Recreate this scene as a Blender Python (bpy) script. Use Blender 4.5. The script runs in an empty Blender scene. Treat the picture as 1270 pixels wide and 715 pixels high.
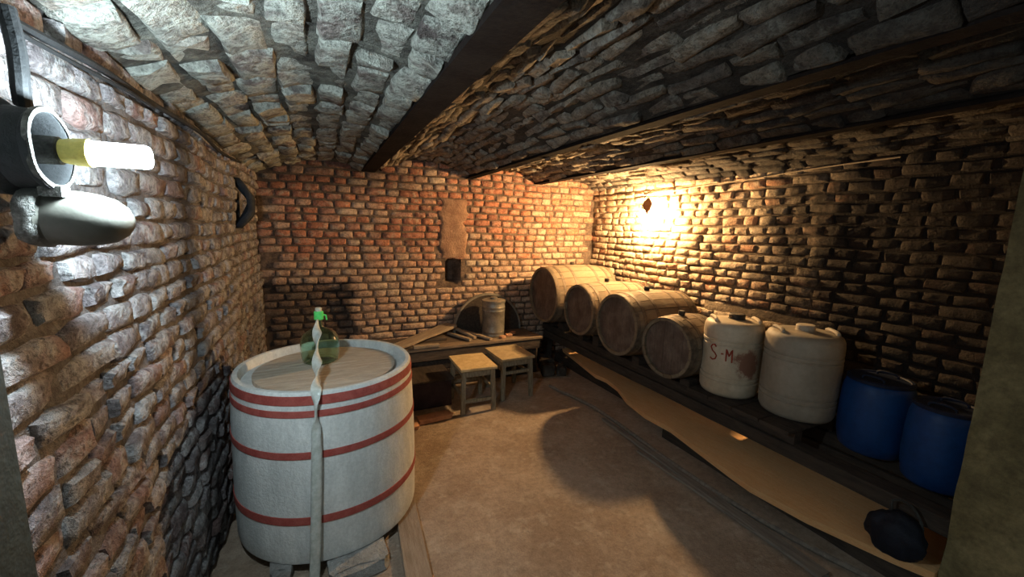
import bpy, bmesh, math, random
from mathutils import Vector, Matrix, noise as mnoise
PI = math.pi
S = bpy.context.scene
COL = S.collection
# ---------------------------------------------------------------- camera, world, exposure
cam_d = bpy.data.cameras.new('camera'); cam = bpy.data.objects.new('camera', cam_d); COL.objects.link(cam)
cam_d.sensor_width = 36.0; cam_d.lens = 495.0 / 1270.0 * 36.0; cam_d.clip_start = 0.02
CR = Matrix(((0.902, 0.040, -0.431), (-0.432, 0.145, -0.890), (0.026, 0.989, 0.148)))   # columns: camera right, up, back
CP = Vector((0, 0, 1.65))
cam.matrix_world = Matrix.Translation(CP) @ CR.to_quaternion().to_matrix().to_4x4()
S.camera = cam
w = bpy.data.worlds.new('world'); S.world = w; w.use_nodes = True
w.node_tree.nodes['Background'].inputs[0].default_value = (0.75, 0.85, 0.8, 1)
w.node_tree.nodes['Background'].inputs[1].default_value = 0.10
S.view_settings.view_transform = 'Standard'; S.view_settings.look = 'None'
S.view_settings.gamma = 1.0; S.view_settings.use_curve_mapping = False
S.view_settings.exposure = 1.25
COOL_W = 480.0      # emission strength of the white lamp
WARM_W = 2150.0      # emission strength of the warm bulb
random.seed(7)
R = random.random
def U(a, b): return a + (b - a) * R()

# ---------------------------------------------------------------- node helpers
class NT:
    def __init__(s, name):
        s.m = bpy.data.materials.new(name); s.m.use_nodes = True
        s.t = s.m.node_tree; s.n = s.t.nodes; s.b = s.n['Principled BSDF']; s._pos = None
    def add(s, kind, **k):
        x = s.n.new(kind)
        for a, v in k.items(): setattr(x, a, v)
        return x
    def put(s, sock, v):
        if isinstance(v, bpy.types.NodeSocket): s.t.links.new(v, sock)
        elif isinstance(v, (tuple, list)) and len(v) == 3 and sock.type == 'RGBA': sock.default_value = (*v, 1)
        else: sock.default_value = v
    def pos(s):
        if s._pos is None: s._pos = s.add('ShaderNodeNewGeometry').outputs['Position']
        return s._pos
    def obj(s): return s.add('ShaderNodeTexCoord').outputs['Object']
    def scale(s, v, sc):
        x = s.add('ShaderNodeMapping'); s.put(x.inputs['Vector'], v); x.inputs['Scale'].default_value = sc; return x.outputs[0]
    def noise(s, sc, det=3, rough=0.6, vec=None):
        x = s.add('ShaderNodeTexNoise'); x.inputs['Scale'].default_value = sc; x.inputs['Detail'].default_value = det
        x.inputs['Roughness'].default_value = rough; s.put(x.inputs['Vector'], vec or s.pos()); return x.outputs['Fac']
    def math(s, op, a, b=0.0, clamp=False):
        x = s.add('ShaderNodeMath', operation=op, use_clamp=clamp); s.put(x.inputs[0], a); s.put(x.inputs[1], b); return x.outputs[0]
    def ramp(s, f, stops, interp='LINEAR'):
        x = s.add('ShaderNodeValToRGB'); x.color_ramp.interpolation = interp; e = x.color_ramp.elements
        while len(e) < len(stops): e.new(0.5)
        for i, (p, c) in enumerate(stops):
            e[i].position = p; e[i].color = (*c, 1) if isinstance(c, (tuple, list)) else (c, c, c, 1)
        s.put(x.inputs[0], f); return x.outputs[0]
    def step(s, f, a, b):
        x = s.add('ShaderNodeMapRange', interpolation_type='SMOOTHSTEP'); s.put(x.inputs[0], f)
        x.inputs[1].default_value = a; x.inputs[2].default_value = b; return x.outputs[0]
    def mix(s, f, a, b, mode='MIX'):
        x = s.add('ShaderNodeMix', data_type='RGBA', blend_type=mode); s.put(x.inputs[0], f); s.put(x.inputs[6], a); s.put(x.inputs[7], b)
        return x.outputs[2]
    def xyz(s, v=None):
        x = s.add('ShaderNodeSeparateXYZ'); s.put(x.inputs[0], v or s.pos()); return x.outputs
    def bump(s, h, dist, strength=1.0):
        x = s.add('ShaderNodeBump'); x.inputs['Distance'].default_value = dist; x.inputs['Strength'].default_value = strength
        s.put(x.inputs['Height'], h); s.put(s.b.inputs['Normal'], x.outputs[0])
    def done(s, color, rough=0.9, metal=0.0, spec=0.3):
        s.put(s.b.inputs['Base Color'], color); s.put(s.b.inputs['Roughness'], rough)
        s.put(s.b.inputs['Metallic'], metal); s.b.inputs['Specular IOR Level'].default_value = spec
        return s.m

def simple(name, c1, c2, sc=12, rough=0.85, metal=0.0, bump=0.003, spec=0.3, stretch=None, det=4, local=True):
    t = NT(name); v = t.obj() if local else t.pos()
    if stretch: v = t.scale(v, stretch)
    f = t.noise(sc, det, 0.65, v); f2 = t.noise(sc * 6, 3, 0.7, v)
    c = t.mix(t.step(f, 0.3, 0.7), c1, c2)
    c = t.mix(0.5, c, t.ramp(f2, [(0.25, 0.45), (0.75, 1.0)]), 'MULTIPLY')
    t.bump(t.math('ADD', t.math('MULTIPLY', f, 0.6), f2), bump)
    return t.done(c, rough, metal, spec)

def brick_mat(name, palette, dust, dust_amt, attr=False, soot=None, tint=None, grain=1.0, bumpd=0.007):
    t = NT(name)
    if attr: rnd = t.add('ShaderNodeAttribute', attribute_name='rnd').outputs['Fac']
    else: rnd = t.add('ShaderNodeObjectInfo').outputs['Random']
    n = len(palette)
    lo = t.noise(1.3, 3, 0.6)
    f = t.math('ADD', t.math('MULTIPLY', rnd, 0.62), t.math('MULTIPLY', t.step(lo, 0.3, 0.7), 0.38))
    c = t.ramp(f, [((i + 0.5) / n, p) for i, p in enumerate(palette)])
    if tint: c = tint(t, c)
    mid = t.noise(9, 4, 0.7); fine = t.noise(70, 4, 0.75); crs = t.noise(24, 3, 0.6)
    dm = t.step(t.math('ADD', t.math('MULTIPLY', mid, 0.7), t.math('MULTIPLY', crs, 0.3)), 0.62 - dust_amt * 0.35, 0.72 - dust_amt * 0.3)
    c = t.mix(t.math('MULTIPLY', dm, 0.75), c, dust)
    c = t.mix(0.75 * grain, c, t.ramp(fine, [(0.36, 0.34), (0.52, 1.08)]), 'MULTIPLY')
    c = t.mix(0.6, c, t.ramp(crs, [(0.38, 0.45), (0.54, 1.05)]), 'MULTIPLY')
    if soot: c = t.mix(soot(t), c, (0.013, 0.011, 0.011))
    t.bump(t.math('ADD', t.math('MULTIPLY', crs, 1.4), fine), bumpd)
    return t.done(c, 0.92, 0, 0.25)

def emit_mat(name, col, strength):
    t = NT(name); t.b.inputs['Emission Color'].default_value = (*col, 1); t.b.inputs['Emission Strength'].default_value = strength
    return t.done(col, 0.5)

# ---------------------------------------------------------------- mesh helpers
class MB:
    def __init__(s): s.v = []; s.f = []
    def add(s, vs, fs):
        o = len(s.v); s.v += [tuple(v) for v in vs]; s.f += [tuple(i + o for i in f) for f in fs]; return s
    def box(s, x0, x1, y0, y1, z0, z1, M=None, j=0.0):
        vs = [Vector((x + U(-j, j), y + U(-j, j), z + U(-j, j))) for x in (x0, x1) for y in (y0, y1) for z in (z0, z1)]
        if M: vs = [M @ v for v in vs]
        return s.add(vs, [(0, 1, 3, 2), (4, 6, 7, 5), (0, 4, 5, 1), (2, 3, 7, 6), (0, 2, 6, 4), (1, 5, 7, 3)])
    def plank(s, L, W, T, M=None, seg=8, wob=0.004, taper=(1, 1), rag=0.0):
        """board along local +X from 0, centred on Y, from z=0 up, slightly warped"""
        vs = []; fs = []
        for i in range(seg + 1):
            u = i / seg; wd = W / 2 * (taper[0] + (taper[1] - taper[0]) * u)
            dz = U(-wob, wob); a = U(-rag, rag); b = U(-rag, rag); e = min(T * 0.2, 0.004)
            x = L * u
            for (y, z) in ((-wd + a + e, 0), (-wd + a, e), (-wd + a, T - e), (-wd + a + e, T), (wd + b - e, T), (wd + b, T - e), (wd + b, e), (wd + b - e, 0)):
                vs.append(Vector((x, y, z + dz * (1 if seg > 1 else 0))))
        for i in range(seg):
            for k in range(8):
                a0 = i * 8 + k; a1 = i * 8 + (k + 1) % 8; fs.append((a0, a0 + 8, a1 + 8, a1))
        fs.append(tuple(range(8))); fs.append(tuple(seg * 8 + 7 - k for k in range(8)))
        if M: vs = [M @ v for v in vs]
        return s.add(vs, fs)
    def lathe(s, prof, n=40, M=None, a0=0, a1=2 * PI, cap=True, wob=0.0):
        full = abs(a1 - a0 - 2 * PI) < 1e-6; m = n if full else n + 1; vs = []; fs = []
        for (r, z) in prof:
            for i in range(m):
                a = a0 + (a1 - a0) * i / n; q = r
                if wob: q = r + wob * mnoise.noise(Vector((math.cos(a) * 1.5, math.sin(a) * 1.5, z * 4)))
                vs.append(Vector((q * math.cos(a), q * math.sin(a), z)))
        k = len(prof)
        for j in range(k - 1):
            for i in range(n):
                b = (i + 1) % m; fs.append((j * m + i, j * m + b, (j + 1) * m + b, (j + 1) * m + i))
        if cap and full:
            if prof[0][0] > 1e-5: fs.append(tuple(range(m - 1, -1, -1)))
            if prof[-1][0] > 1e-5: fs.append(tuple((k - 1) * m + i for i in range(m)))
        if M: vs = [M @ v for v in vs]
        return s.add(vs, fs)
    def tube(s, pts, r, n=8, close=True, flat=1.0):
        pts = [Vector(p) for p in pts]; m = len(pts); vs = []; fs = []
        rs = r if isinstance(r, (list, tuple)) else [r] * m
        up = Vector((0, 0, 1)); d0 = (pts[1] - pts[0]).normalized()
        if abs(d0.z) > 0.9: up = Vector((1, 0, 0))
        nx = d0.cross(up).normalized()
        for i in range(m):
            d = (pts[min(i + 1, m - 1)] - pts[max(i - 1, 0)]).normalized()
            nx = (nx - d * nx.dot(d)).normalized(); ny = d.cross(nx)
            for k in range(n):
                a = 2 * PI * k / n; vs.append(pts[i] + nx * rs[i] * math.cos(a) + ny * rs[i] * math.sin(a) * flat)
        for i in range(m - 1):
            for k in range(n):
                b = (k + 1) % n; fs.append((i * n + k, i * n + b, (i + 1) * n + b, (i + 1) * n + k))
        if close: fs.append(tuple(range(n - 1, -1, -1))); fs.append(tuple((m - 1) * n + k for k in range(n)))
        return s.add(vs, fs)
    def mesh(s, name, mat=None, smooth=True, angle=35):
        me = bpy.data.meshes.new(name); me.from_pydata(s.v, [], s.f)
        bm = bmesh.new(); bm.from_mesh(me); bmesh.ops.recalc_face_normals(bm, faces=bm.faces); bm.to_mesh(me); bm.free()
        if mat: me.materials.append(mat)
        if smooth:
            me.polygons.foreach_set('use_smooth', [True] * len(me.polygons)); me.set_sharp_from_angle(angle=math.radians(angle))
        me.update(); return me
    def build(s, name, mat, parent=None, smooth=True, angle=35):
        return link(name, s.mesh(name, mat, smooth, angle), parent)
def link(name, me, parent=None):
    o = bpy.data.objects.new(name, me); COL.objects.link(o)
    if parent: o.parent = parent
    return o
def thing(name, label, cat, loc=(0, 0, 0), rot=(0, 0, 0), group=None):
    o = bpy.data.objects.new(name, None); COL.objects.link(o); o.location = loc; o.rotation_euler = rot; o.empty_display_size = 0.05
    return tag(o, label, cat, group)
def tag(o, label, cat, group=None, kind=None):
    o['label'] = label; o['category'] = cat
    if group: o['group'] = group
    if kind: o['kind'] = kind
    return o
def struct(o): o['kind'] = 'structure'; return o
def RX(a): return Matrix.Rotation(a, 4, 'X')
def RY(a): return Matrix.Rotation(a, 4, 'Y')
def RZ(a): return Matrix.Rotation(a, 4, 'Z')
def T(x, y, z): return Matrix.Translation((x, y, z))
def px(p):                                      # used only to rank bricks by how large they show
    c = CR.transposed() @ (Vector(p) - CP)
    if c.z > -0.05: return None
    return (635 + 495 * c.x / -c.z, 357.5 - 495 * c.y / -c.z, -c.z)

# ---------------------------------------------------------------- materials
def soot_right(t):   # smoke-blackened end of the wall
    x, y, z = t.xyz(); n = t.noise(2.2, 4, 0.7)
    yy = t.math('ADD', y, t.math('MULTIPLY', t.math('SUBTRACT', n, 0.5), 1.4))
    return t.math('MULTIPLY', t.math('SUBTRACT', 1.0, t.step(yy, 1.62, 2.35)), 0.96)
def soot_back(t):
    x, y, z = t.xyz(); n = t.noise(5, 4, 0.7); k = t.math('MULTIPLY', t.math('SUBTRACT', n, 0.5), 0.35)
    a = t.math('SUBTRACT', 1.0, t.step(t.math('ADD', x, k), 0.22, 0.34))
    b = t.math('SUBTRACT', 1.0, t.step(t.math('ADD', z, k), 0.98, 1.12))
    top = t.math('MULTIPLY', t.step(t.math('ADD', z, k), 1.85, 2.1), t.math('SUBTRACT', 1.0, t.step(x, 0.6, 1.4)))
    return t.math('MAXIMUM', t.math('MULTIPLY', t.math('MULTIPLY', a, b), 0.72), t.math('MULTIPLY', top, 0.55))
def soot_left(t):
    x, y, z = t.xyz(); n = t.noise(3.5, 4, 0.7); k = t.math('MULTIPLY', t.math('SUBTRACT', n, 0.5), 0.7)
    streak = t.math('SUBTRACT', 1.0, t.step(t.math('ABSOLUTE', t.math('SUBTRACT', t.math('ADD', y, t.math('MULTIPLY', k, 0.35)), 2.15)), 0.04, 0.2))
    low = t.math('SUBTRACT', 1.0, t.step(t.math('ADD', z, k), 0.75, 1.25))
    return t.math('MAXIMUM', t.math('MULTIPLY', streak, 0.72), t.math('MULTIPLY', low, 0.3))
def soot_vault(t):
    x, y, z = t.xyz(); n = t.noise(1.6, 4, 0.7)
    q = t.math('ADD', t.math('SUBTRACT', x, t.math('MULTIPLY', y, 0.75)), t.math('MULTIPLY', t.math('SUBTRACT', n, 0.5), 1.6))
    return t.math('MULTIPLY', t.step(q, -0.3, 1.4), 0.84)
def tint_back(t, c):
    x, y, z = t.xyz(); n = t.noise(1.8, 4, 0.65)
    low = t.math('SUBTRACT', 1.0, t.step(t.math('ADD', z, t.math('MULTIPLY', t.math('SUBTRACT', n, 0.5), 1.2)), 1.1, 1.55))
    return t.mix(t.math('MULTIPLY', low, 0.6), c, (0.52, 0.40, 0.29))
PB = [(0.30, 0.14, 0.10), (0.46, 0.20, 0.13), (0.52, 0.22, 0.13), (0.42, 0.22, 0.16), (0.54, 0.36, 0.26), (0.60, 0.47, 0.36)]
PR = [(0.38, 0.25, 0.17), (0.52, 0.40, 0.28), (0.58, 0.46, 0.33), (0.46, 0.36, 0.26), (0.52, 0.27, 0.16), (0.60, 0.50, 0.37)]
PL = [(0.13, 0.105, 0.11), (0.23, 0.20, 0.205), (0.29, 0.27, 0.275), (0.17, 0.145, 0.15), (0.30, 0.19, 0.17), (0.33, 0.32, 0.32)]
PC = [(0.11, 0.09, 0.085), (0.26, 0.24, 0.215), (0.35, 0.34, 0.30), (0.18, 0.14, 0.13), (0.38, 0.37, 0.32), (0.30, 0.22, 0.18)]
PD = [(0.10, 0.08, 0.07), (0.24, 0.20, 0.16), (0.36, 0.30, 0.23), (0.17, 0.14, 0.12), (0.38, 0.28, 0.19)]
def pair(name, *a, **k): return (brick_mat(name, *a, **k), brick_mat(name + '_joined', *a, attr=True, **k))
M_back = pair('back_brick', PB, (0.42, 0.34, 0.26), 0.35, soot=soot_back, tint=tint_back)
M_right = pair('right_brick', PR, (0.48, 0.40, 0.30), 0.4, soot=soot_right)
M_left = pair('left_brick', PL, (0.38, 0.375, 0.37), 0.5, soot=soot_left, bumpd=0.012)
M_ceil = pair('vault_brick', PC, (0.42, 0.44, 0.39), 0.6, bumpd=0.018)
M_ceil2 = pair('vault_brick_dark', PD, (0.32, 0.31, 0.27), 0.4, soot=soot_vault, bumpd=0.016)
def mortar(name, c1, c2, bump=0.012, soot=None):
    t = NT(name); a = t.noise(7, 5, 0.7); b = t.noise(45, 4, 0.75)
    c = t.mix(t.step(a, 0.3, 0.7), c1, c2); c = t.mix(0.8, c, t.ramp(b, [(0.3, 0.3), (0.7, 1.0)]), 'MULTIPLY')
    if soot: c = t.mix(soot(t), c, (0.012, 0.01, 0.01))
    t.bump(t.math('ADD', a, b), bump); return t.done(c, 0.95, 0, 0.2)
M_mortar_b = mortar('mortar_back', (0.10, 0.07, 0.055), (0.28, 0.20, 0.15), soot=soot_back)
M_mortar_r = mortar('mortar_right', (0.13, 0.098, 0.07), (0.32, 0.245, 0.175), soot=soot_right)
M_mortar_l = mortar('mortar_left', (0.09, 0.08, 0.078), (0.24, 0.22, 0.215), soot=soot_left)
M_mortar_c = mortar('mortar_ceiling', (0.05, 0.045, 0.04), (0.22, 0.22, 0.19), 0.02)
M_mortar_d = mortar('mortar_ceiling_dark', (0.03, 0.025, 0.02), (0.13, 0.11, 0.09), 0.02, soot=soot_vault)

# ---------------------------------------------------------------- brick meshes
def brick_mesh(L, H, jit, seed, mat, name='brick', D=0.055):
    rs = random.Random(seed); j = lambda s=1.0: rs.uniform(-jit, jit) * s
    nx, ny = 4, 3; bv = min(0.013, H * 0.17)
    X = [-L / 2 + bv + (L - 2 * bv) * i / (nx - 1) for i in range(nx)]; Y = [-H / 2 + bv + (H - 2 * bv) * i / (ny - 1) for i in range(ny)]
    vs = []; idx = {}
    cj = {(sx, sy): (j(1.6), j(1.2)) for sx in (0, 1) for sy in (0, 1)}
    def warp(x, y):
        u = (x + L / 2) / L; v = (y + H / 2) / H
        dx = sum(cj[(a, b)][0] * (u if a else 1 - u) * (v if b else 1 - v) for a in (0, 1) for b in (0, 1))
        dy = sum(cj[(a, b)][1] * (u if a else 1 - u) * (v if b else 1 - v) for a in (0, 1) for b in (0, 1))
        return x + dx, y + dy
    tx, ty = j(1.5) / L, j(1.5) / H
    for k, y in enumerate(Y):
        for i, x in enumerate(X):
            a, b = warp(x + j(.4), y + j(.3)); idx[(i, k)] = len(vs); vs.append((a, b, j(.55) + tx * x + ty * y))
    ring = [(i, 0) for i in range(nx)] + [(nx - 1, k) for k in range(1, ny)] + [(i, ny - 1) for i in range(nx - 2, -1, -1)] + [(0, k) for k in range(ny - 2, 0, -1)]
    r1 = []; r2 = []
    for (i, k) in ring:
        x = X[i] + (bv if i == nx - 1 else -bv if i == 0 else 0); y = Y[k] + (bv if k == ny - 1 else -bv if k == 0 else 0)
        if (i in (0, nx - 1)) and (k in (0, ny - 1)):
            x = X[i] + (bv * .7 if i else -bv * .7); y = Y[k] + (bv * .7 if k else -bv * .7)
        a, b = warp(x + j(.5), y + j(.5)); r1.append(len(vs)); vs.append((a, b, -bv * 1.1 + tx * x + ty * y))
        r2.append(len(vs)); vs.append((a, b, -D))
    fs = [(idx[(i, k)], idx[(i + 1, k)], idx[(i + 1, k + 1)], idx[(i, k + 1)]) for i in range(nx - 1) for k in range(ny - 1)]
    m = len(ring)
    for q in range(m):
        p = (q + 1) % m; fs.append((idx[ring[q]], r1[q], r1[p], idx[ring[p]])); fs.append((r1[q], r2[q], r2[p], r1[p]))
    mb = MB(); mb.add(vs, fs); return mb.mesh(name, mat, True, 60)
_cache = {}
def variant(L, H, jit, mat, nvar=9, D=0.055):
    k = random.randrange(nvar); key = (round(L, 3), round(H, 3), jit, mat.name, k)
    if key not in _cache: _cache[key] = brick_mesh(L, H, jit, hash((round(L, 3), round(H, 3), k)) & 0xffff, mat, D=D)
    return _cache[key]
def lay(parent, cands, mats, limit=300):
    """cands: (matrix, L, H, jit). The largest-showing ones become parts, the rest one joined part."""
    sc = []
    for c in cands:
        p = px(c[0].translation)
        n = (c[0].to_3x3() @ Vector((0, 0, 1))).normalized()
        facing = n.dot((CP - c[0].translation).normalized())
        s = c[1] * c[2] * facing / (p[2] ** 2) if p and -60 < p[0] < 1330 and -60 < p[1] < 775 and facing > 0 else 0
        sc.append((s, c))
    sc.sort(key=lambda a: -a[0]); rest = MB(); rn = []
    for i, (s, (Mx, L, H, jit)) in enumerate(sc):
        if i < limit and s > 0:
            o = link('brick', variant(L, H, jit, mats[0]), parent); o.matrix_local = Mx
        else:
            me = variant(L, H, jit, mats[0]); rest.add([Mx @ v.co for v in me.vertices], [tuple(p.vertices) for p in me.polygons])
            rn += [R()] * len(me.vertices)
    if rest.v:
        me = rest.mesh('brickwork', mats[1], True, 60); at = me.attributes.new('rnd', 'FLOAT', 'POINT'); at.data.foreach_set('value', rn)
        o = link('brickwork', me, parent); o['kind'] = 'stuff'
def sheet(nu, nv, fn, thick=None):
    mb = MB(); vs = [fn(i / nu, k / nv) for k in range(nv + 1) for i in range(nu + 1)]
    fs = [(k * (nu + 1) + i, k * (nu + 1) + i + 1, (k + 1) * (nu + 1) + i + 1, (k + 1) * (nu + 1) + i) for k in range(nv) for i in range(nu)]
    if thick:
        t = Vector(thick); n = len(vs); vs = vs + [v + t for v in vs]; fs += [tuple(reversed([i + n for i in f])) for f in fs]
        ring = [i for i in range(nu + 1)] + [k * (nu + 1) + nu for k in range(1, nv + 1)] + [nv * (nu + 1) + i for i in range(nu - 1, -1, -1)] + [k * (nu + 1) for k in range(nv - 1, 0, -1)]
        for q in range(len(ring)):
            a, b = ring[q], ring[(q + 1) % len(ring)]; fs.append((b, a, a + n, b + n))
    return mb.add(vs, fs)
def brick_wall(name, O, Ua, ulen, vtop, N, mats, mort, bulge=0.02, course=0.077, jit=0.004, skip=None, off=None, lens=((0.125, 5), (0.142, 3), (0.19, 1.4), (0.25, 0.5)), seed=1, recess=0.013, tilt=0.02, gap=(0.009, 0.016)):
    random.seed(seed); O = Vector(O); Ua = Vector(Ua); N = Vector(N); V = Vector((0, 0, 1))
    def disp(u, v): return bulge * mnoise.noise(Vector((u * 0.9, v * 1.1, seed * 3.3))) + bulge * 0.4 * mnoise.noise(Vector((u * 3, v * 3, seed * 1.7)))
    def pt(u, v, d=0): return O + Ua * u + V * v + N * (disp(u, v) + d + (off(u, v) if off else 0))
    nu = int(ulen / 0.045); nv = int(2.42 / 0.045)
    wl = struct(sheet(nu, nv, lambda a, b: pt(-0.14 + a * (ulen + 0.28), b * 2.42 - 0.02, -recess + 0.006 * mnoise.noise(Vector((a * ulen * 14, b * 30, seed)))), N * -0.25).build(name, mort, None, True, 70))
    cands = []; v = 0.03; row = 0
    while v < 2.40:
        h = course * U(0.92, 1.08); u = -U(0, 0.12)
        while u < ulen:
            L = random.choices([l for l, _ in lens], [q for _, q in lens])[0]; g = U(*gap)
            uc = u + L / 2; vc = v + h / 2 - 0.006 + 0.012 * mnoise.noise(Vector((uc * 1.2, v, 5)))
            if 0.03 < uc < ulen - 0.02 and vc < vtop(uc) and not (skip and skip(uc, vc, L)):
                q = U(-tilt, tilt); Mx = Matrix((Ua, V, N)).transposed().to_4x4() if Ua.cross(V).dot(N) > 0 else Matrix((-Ua, V, N)).transposed().to_4x4()
                s = U(0.97, 1.03)
                Mx = Matrix.Translation(pt(uc, vc, U(-0.006, 0.006))) @ Mx @ RZ(q) @ RX(U(-tilt, tilt) * 1.5) @ RY(U(-tilt, tilt) * 1.5) @ Matrix.Diagonal((s, h / course, 1, 1))
                cands.append((Mx, L, course - 0.013, jit))
            u += L + g
        v += h; row += 1
    lay(wl, cands, mats); return wl, pt

# ---------------------------------------------------------------- room
XL, XR, YB = -0.50, 3.33, 4.45
BEAMS = [(0.415, 0.545), (1.53, 1.61), (2.42, 2.51)]
def vault_z(x):
    spans = [(XL - 0.02, 0.43, 2.08, 2.205, 0.10), (0.55, 1.52, 2.205, 2.205, 0.14), (1.61, 2.42, 2.205, 2.205, 0.12), (2.51, XR + 0.02, 2.205, 2.16, 0.11)]
    for a, b, za, zb, r in spans:
        if a <= x <= b:
            t = (x - a) / (b - a); return za + (zb - za) * t + r * 4 * t * (1 - t)
    return 2.2
def niche_back(u, v, L=0.1):
    x = XL + u; return 1.31 - L * 0.5 < x < 1.49 + L * 0.5 and 0.985 < v < 1.30
def skip_back(u, v, L):
    x = XL + u
    if niche_back(u, v, L): return True
    return 1.24 < x < 1.52 and 1.32 < v < 1.95 and mnoise.noise(Vector((x * 6, v * 6, 2))) > -0.12
def off_back(u, v):
    x = XL + u; d = 0.0
    if -0.5 < x < 0.28 and v < 1.06: d -= 0.05
    if 1.315 < x < 1.485 and 1.0 < v < 1.285: d -= 0.18
    return d
# floor
def ffn(a, b):
    x = -0.7 + a * 4.3; y = -0.8 + b * 5.5
    return Vector((x, y, 0.010 * mnoise.noise(Vector((x * 1.3, y * 1.3, 0))) + 0.004 * mnoise.noise(Vector((x * 6, y * 6, 4))) - 0.004))
t = NT('floor_earth'); a = t.noise(2.2, 5, 0.65); b = t.noise(26, 5, 0.75); c_ = t.noise(130, 3, 0.7); st = t.noise(7, 4, 0.7)
c = t.mix(t.step(a, 0.35, 0.65), (0.36, 0.26, 0.185), (0.48, 0.37, 0.28))
c = t.mix(t.math('MULTIPLY', t.step(st, 0.52, 0.66), 0.55), c, (0.56, 0.46, 0.36))
c = t.mix(0.65, c, t.ramp(b, [(0.3, 0.45), (0.65, 1.0)]), 'MULTIPLY'); c = t.mix(0.4, c, t.ramp(c_, [(0.3, 0.5), (0.7, 1.0)]), 'MULTIPLY')
t.bump(t.math('ADD', t.math('MULTIPLY', b, 1.5), c_), 0.006); M_floor = t.done(c, 0.9)
struct(sheet(90, 110, ffn, (0, 0, -0.15)).build('floor', M_floor, None, True, 80))
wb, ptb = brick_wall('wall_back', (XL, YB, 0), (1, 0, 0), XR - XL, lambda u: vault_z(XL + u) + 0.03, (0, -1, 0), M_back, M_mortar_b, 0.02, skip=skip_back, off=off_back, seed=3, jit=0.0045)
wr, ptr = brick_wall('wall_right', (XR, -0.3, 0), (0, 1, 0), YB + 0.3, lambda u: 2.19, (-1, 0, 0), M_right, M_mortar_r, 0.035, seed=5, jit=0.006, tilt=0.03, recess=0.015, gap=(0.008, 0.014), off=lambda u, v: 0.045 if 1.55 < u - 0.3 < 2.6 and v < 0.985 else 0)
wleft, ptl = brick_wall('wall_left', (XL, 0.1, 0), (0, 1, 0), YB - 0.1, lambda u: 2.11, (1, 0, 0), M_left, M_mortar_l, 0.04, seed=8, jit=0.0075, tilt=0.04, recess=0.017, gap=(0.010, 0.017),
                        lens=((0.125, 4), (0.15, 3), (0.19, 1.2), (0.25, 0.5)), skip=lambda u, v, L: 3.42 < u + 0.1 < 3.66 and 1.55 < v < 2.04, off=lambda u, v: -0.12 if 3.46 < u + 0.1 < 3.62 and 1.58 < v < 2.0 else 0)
# plaster patch above the niche
M_plaster = simple('tan_plaster', (0.27, 0.155, 0.105), (0.40, 0.25, 0.17), 9, 0.95, bump=0.012, local=False)
def pfn(a, b):
    x = 1.23 + a * 0.31 + (0.07 * mnoise.noise(Vector((b * 6, a, 3))) + 0.03 * mnoise.noise(Vector((b * 19, a, 5)))); z = 1.30 + b * 0.66
    return Vector((x, YB - 0.004 - 0.012 * abs(mnoise.noise(Vector((x * 7, z * 7, 1)))) + 0.012 * (abs(a - 0.5) * 2) ** 4, z))
sheet(10, 20, pfn, (0, 0.05, 0)).build('plaster_patch', M_plaster, wb, True, 80)
# vaults
def vault(name, xa, xb, cw, Lb, mats, mort, seed, jit, tilt):
    random.seed(seed)
    def nrm(x):
        e = 0.01; dz = (vault_z(min(x + e, xb)) - vault_z(max(x - e, xa))) / (min(x + e, xb) - max(x - e, xa)); return Vector((dz, 0, -1)).normalized()
    def P(x, y, d=0): 
        n = nrm(x); b = 0.018 * mnoise.noise(Vector((x * 2.2, y * 1.5, seed))) + 0.008 * mnoise.noise(Vector((x * 9, y * 6, seed)))
        return Vector((x, y, vault_z(x))) + n * (d + b)
    y0, y1 = -0.5, YB + 0.05
    v = struct(sheet(24, 110, lambda a, b: P(xa + (xb - xa) * a, y0 + (y1 - y0) * b, -0.012), (0, 0, 0.14)).build(name, mort, None, True, 80))
    cands = []; arc = [xa + (xb - xa) * i / 60 for i in range(61)]; s = [0]
    for i in range(60): s.append(s[-1] + math.hypot(arc[i + 1] - arc[i], vault_z(arc[i + 1]) - vault_z(arc[i])))
    n = max(1, round(s[-1] / cw)); wid = s[-1] / n
    for k in range(n):
        d = (k + 0.5) * wid; i = max(j for j in range(60) if s[j] <= d); x = arc[i] + (arc[i + 1] - arc[i]) * (d - s[i]) / (s[i + 1] - s[i])
        y = y0 - U(0, 0.2)
        while y < y1:
            L = random.choice(Lb); g = U(0.008, 0.016); yc = y + L / 2
            if y0 < yc < y1 - 0.05:
                nn = nrm(x); ax = Vector((0, 1, 0)); ay = nn.cross(ax)
                Mx = Matrix((ax, ay, nn)).transposed().to_4x4()
                xj = x + 0.012 * mnoise.noise(Vector((yc * 2, k, seed)))
                Mx = Matrix.Translation(P(min(max(xj, xa + .01), xb - .01), yc, U(-0.010, 0.016))) @ Mx @ RZ(U(-tilt, tilt)) @ RX(U(-tilt, tilt) * 2) @ RY(U(-tilt, tilt))
                cands.append((Mx, L, wid - 0.013, jit))
            y += L + g
    lay(v, cands, mats); return v
vault('ceiling', XL - 0.02, 0.43, 0.135, (0.25, 0.25, 0.13, 0.19), M_ceil, M_mortar_c, 21, 0.013, 0.06)
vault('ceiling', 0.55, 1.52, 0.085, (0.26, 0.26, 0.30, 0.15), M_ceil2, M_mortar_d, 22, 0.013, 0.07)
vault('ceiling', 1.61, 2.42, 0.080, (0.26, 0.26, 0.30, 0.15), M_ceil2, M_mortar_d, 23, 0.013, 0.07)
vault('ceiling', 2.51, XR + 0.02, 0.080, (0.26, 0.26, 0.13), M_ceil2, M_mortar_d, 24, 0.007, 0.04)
M_rust = simple('rusted_beam', (0.012, 0.009, 0.009), (0.022, 0.017, 0.015), 8, 0.95, 0.0, 0.004, spec=0.04, local=False)
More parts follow.
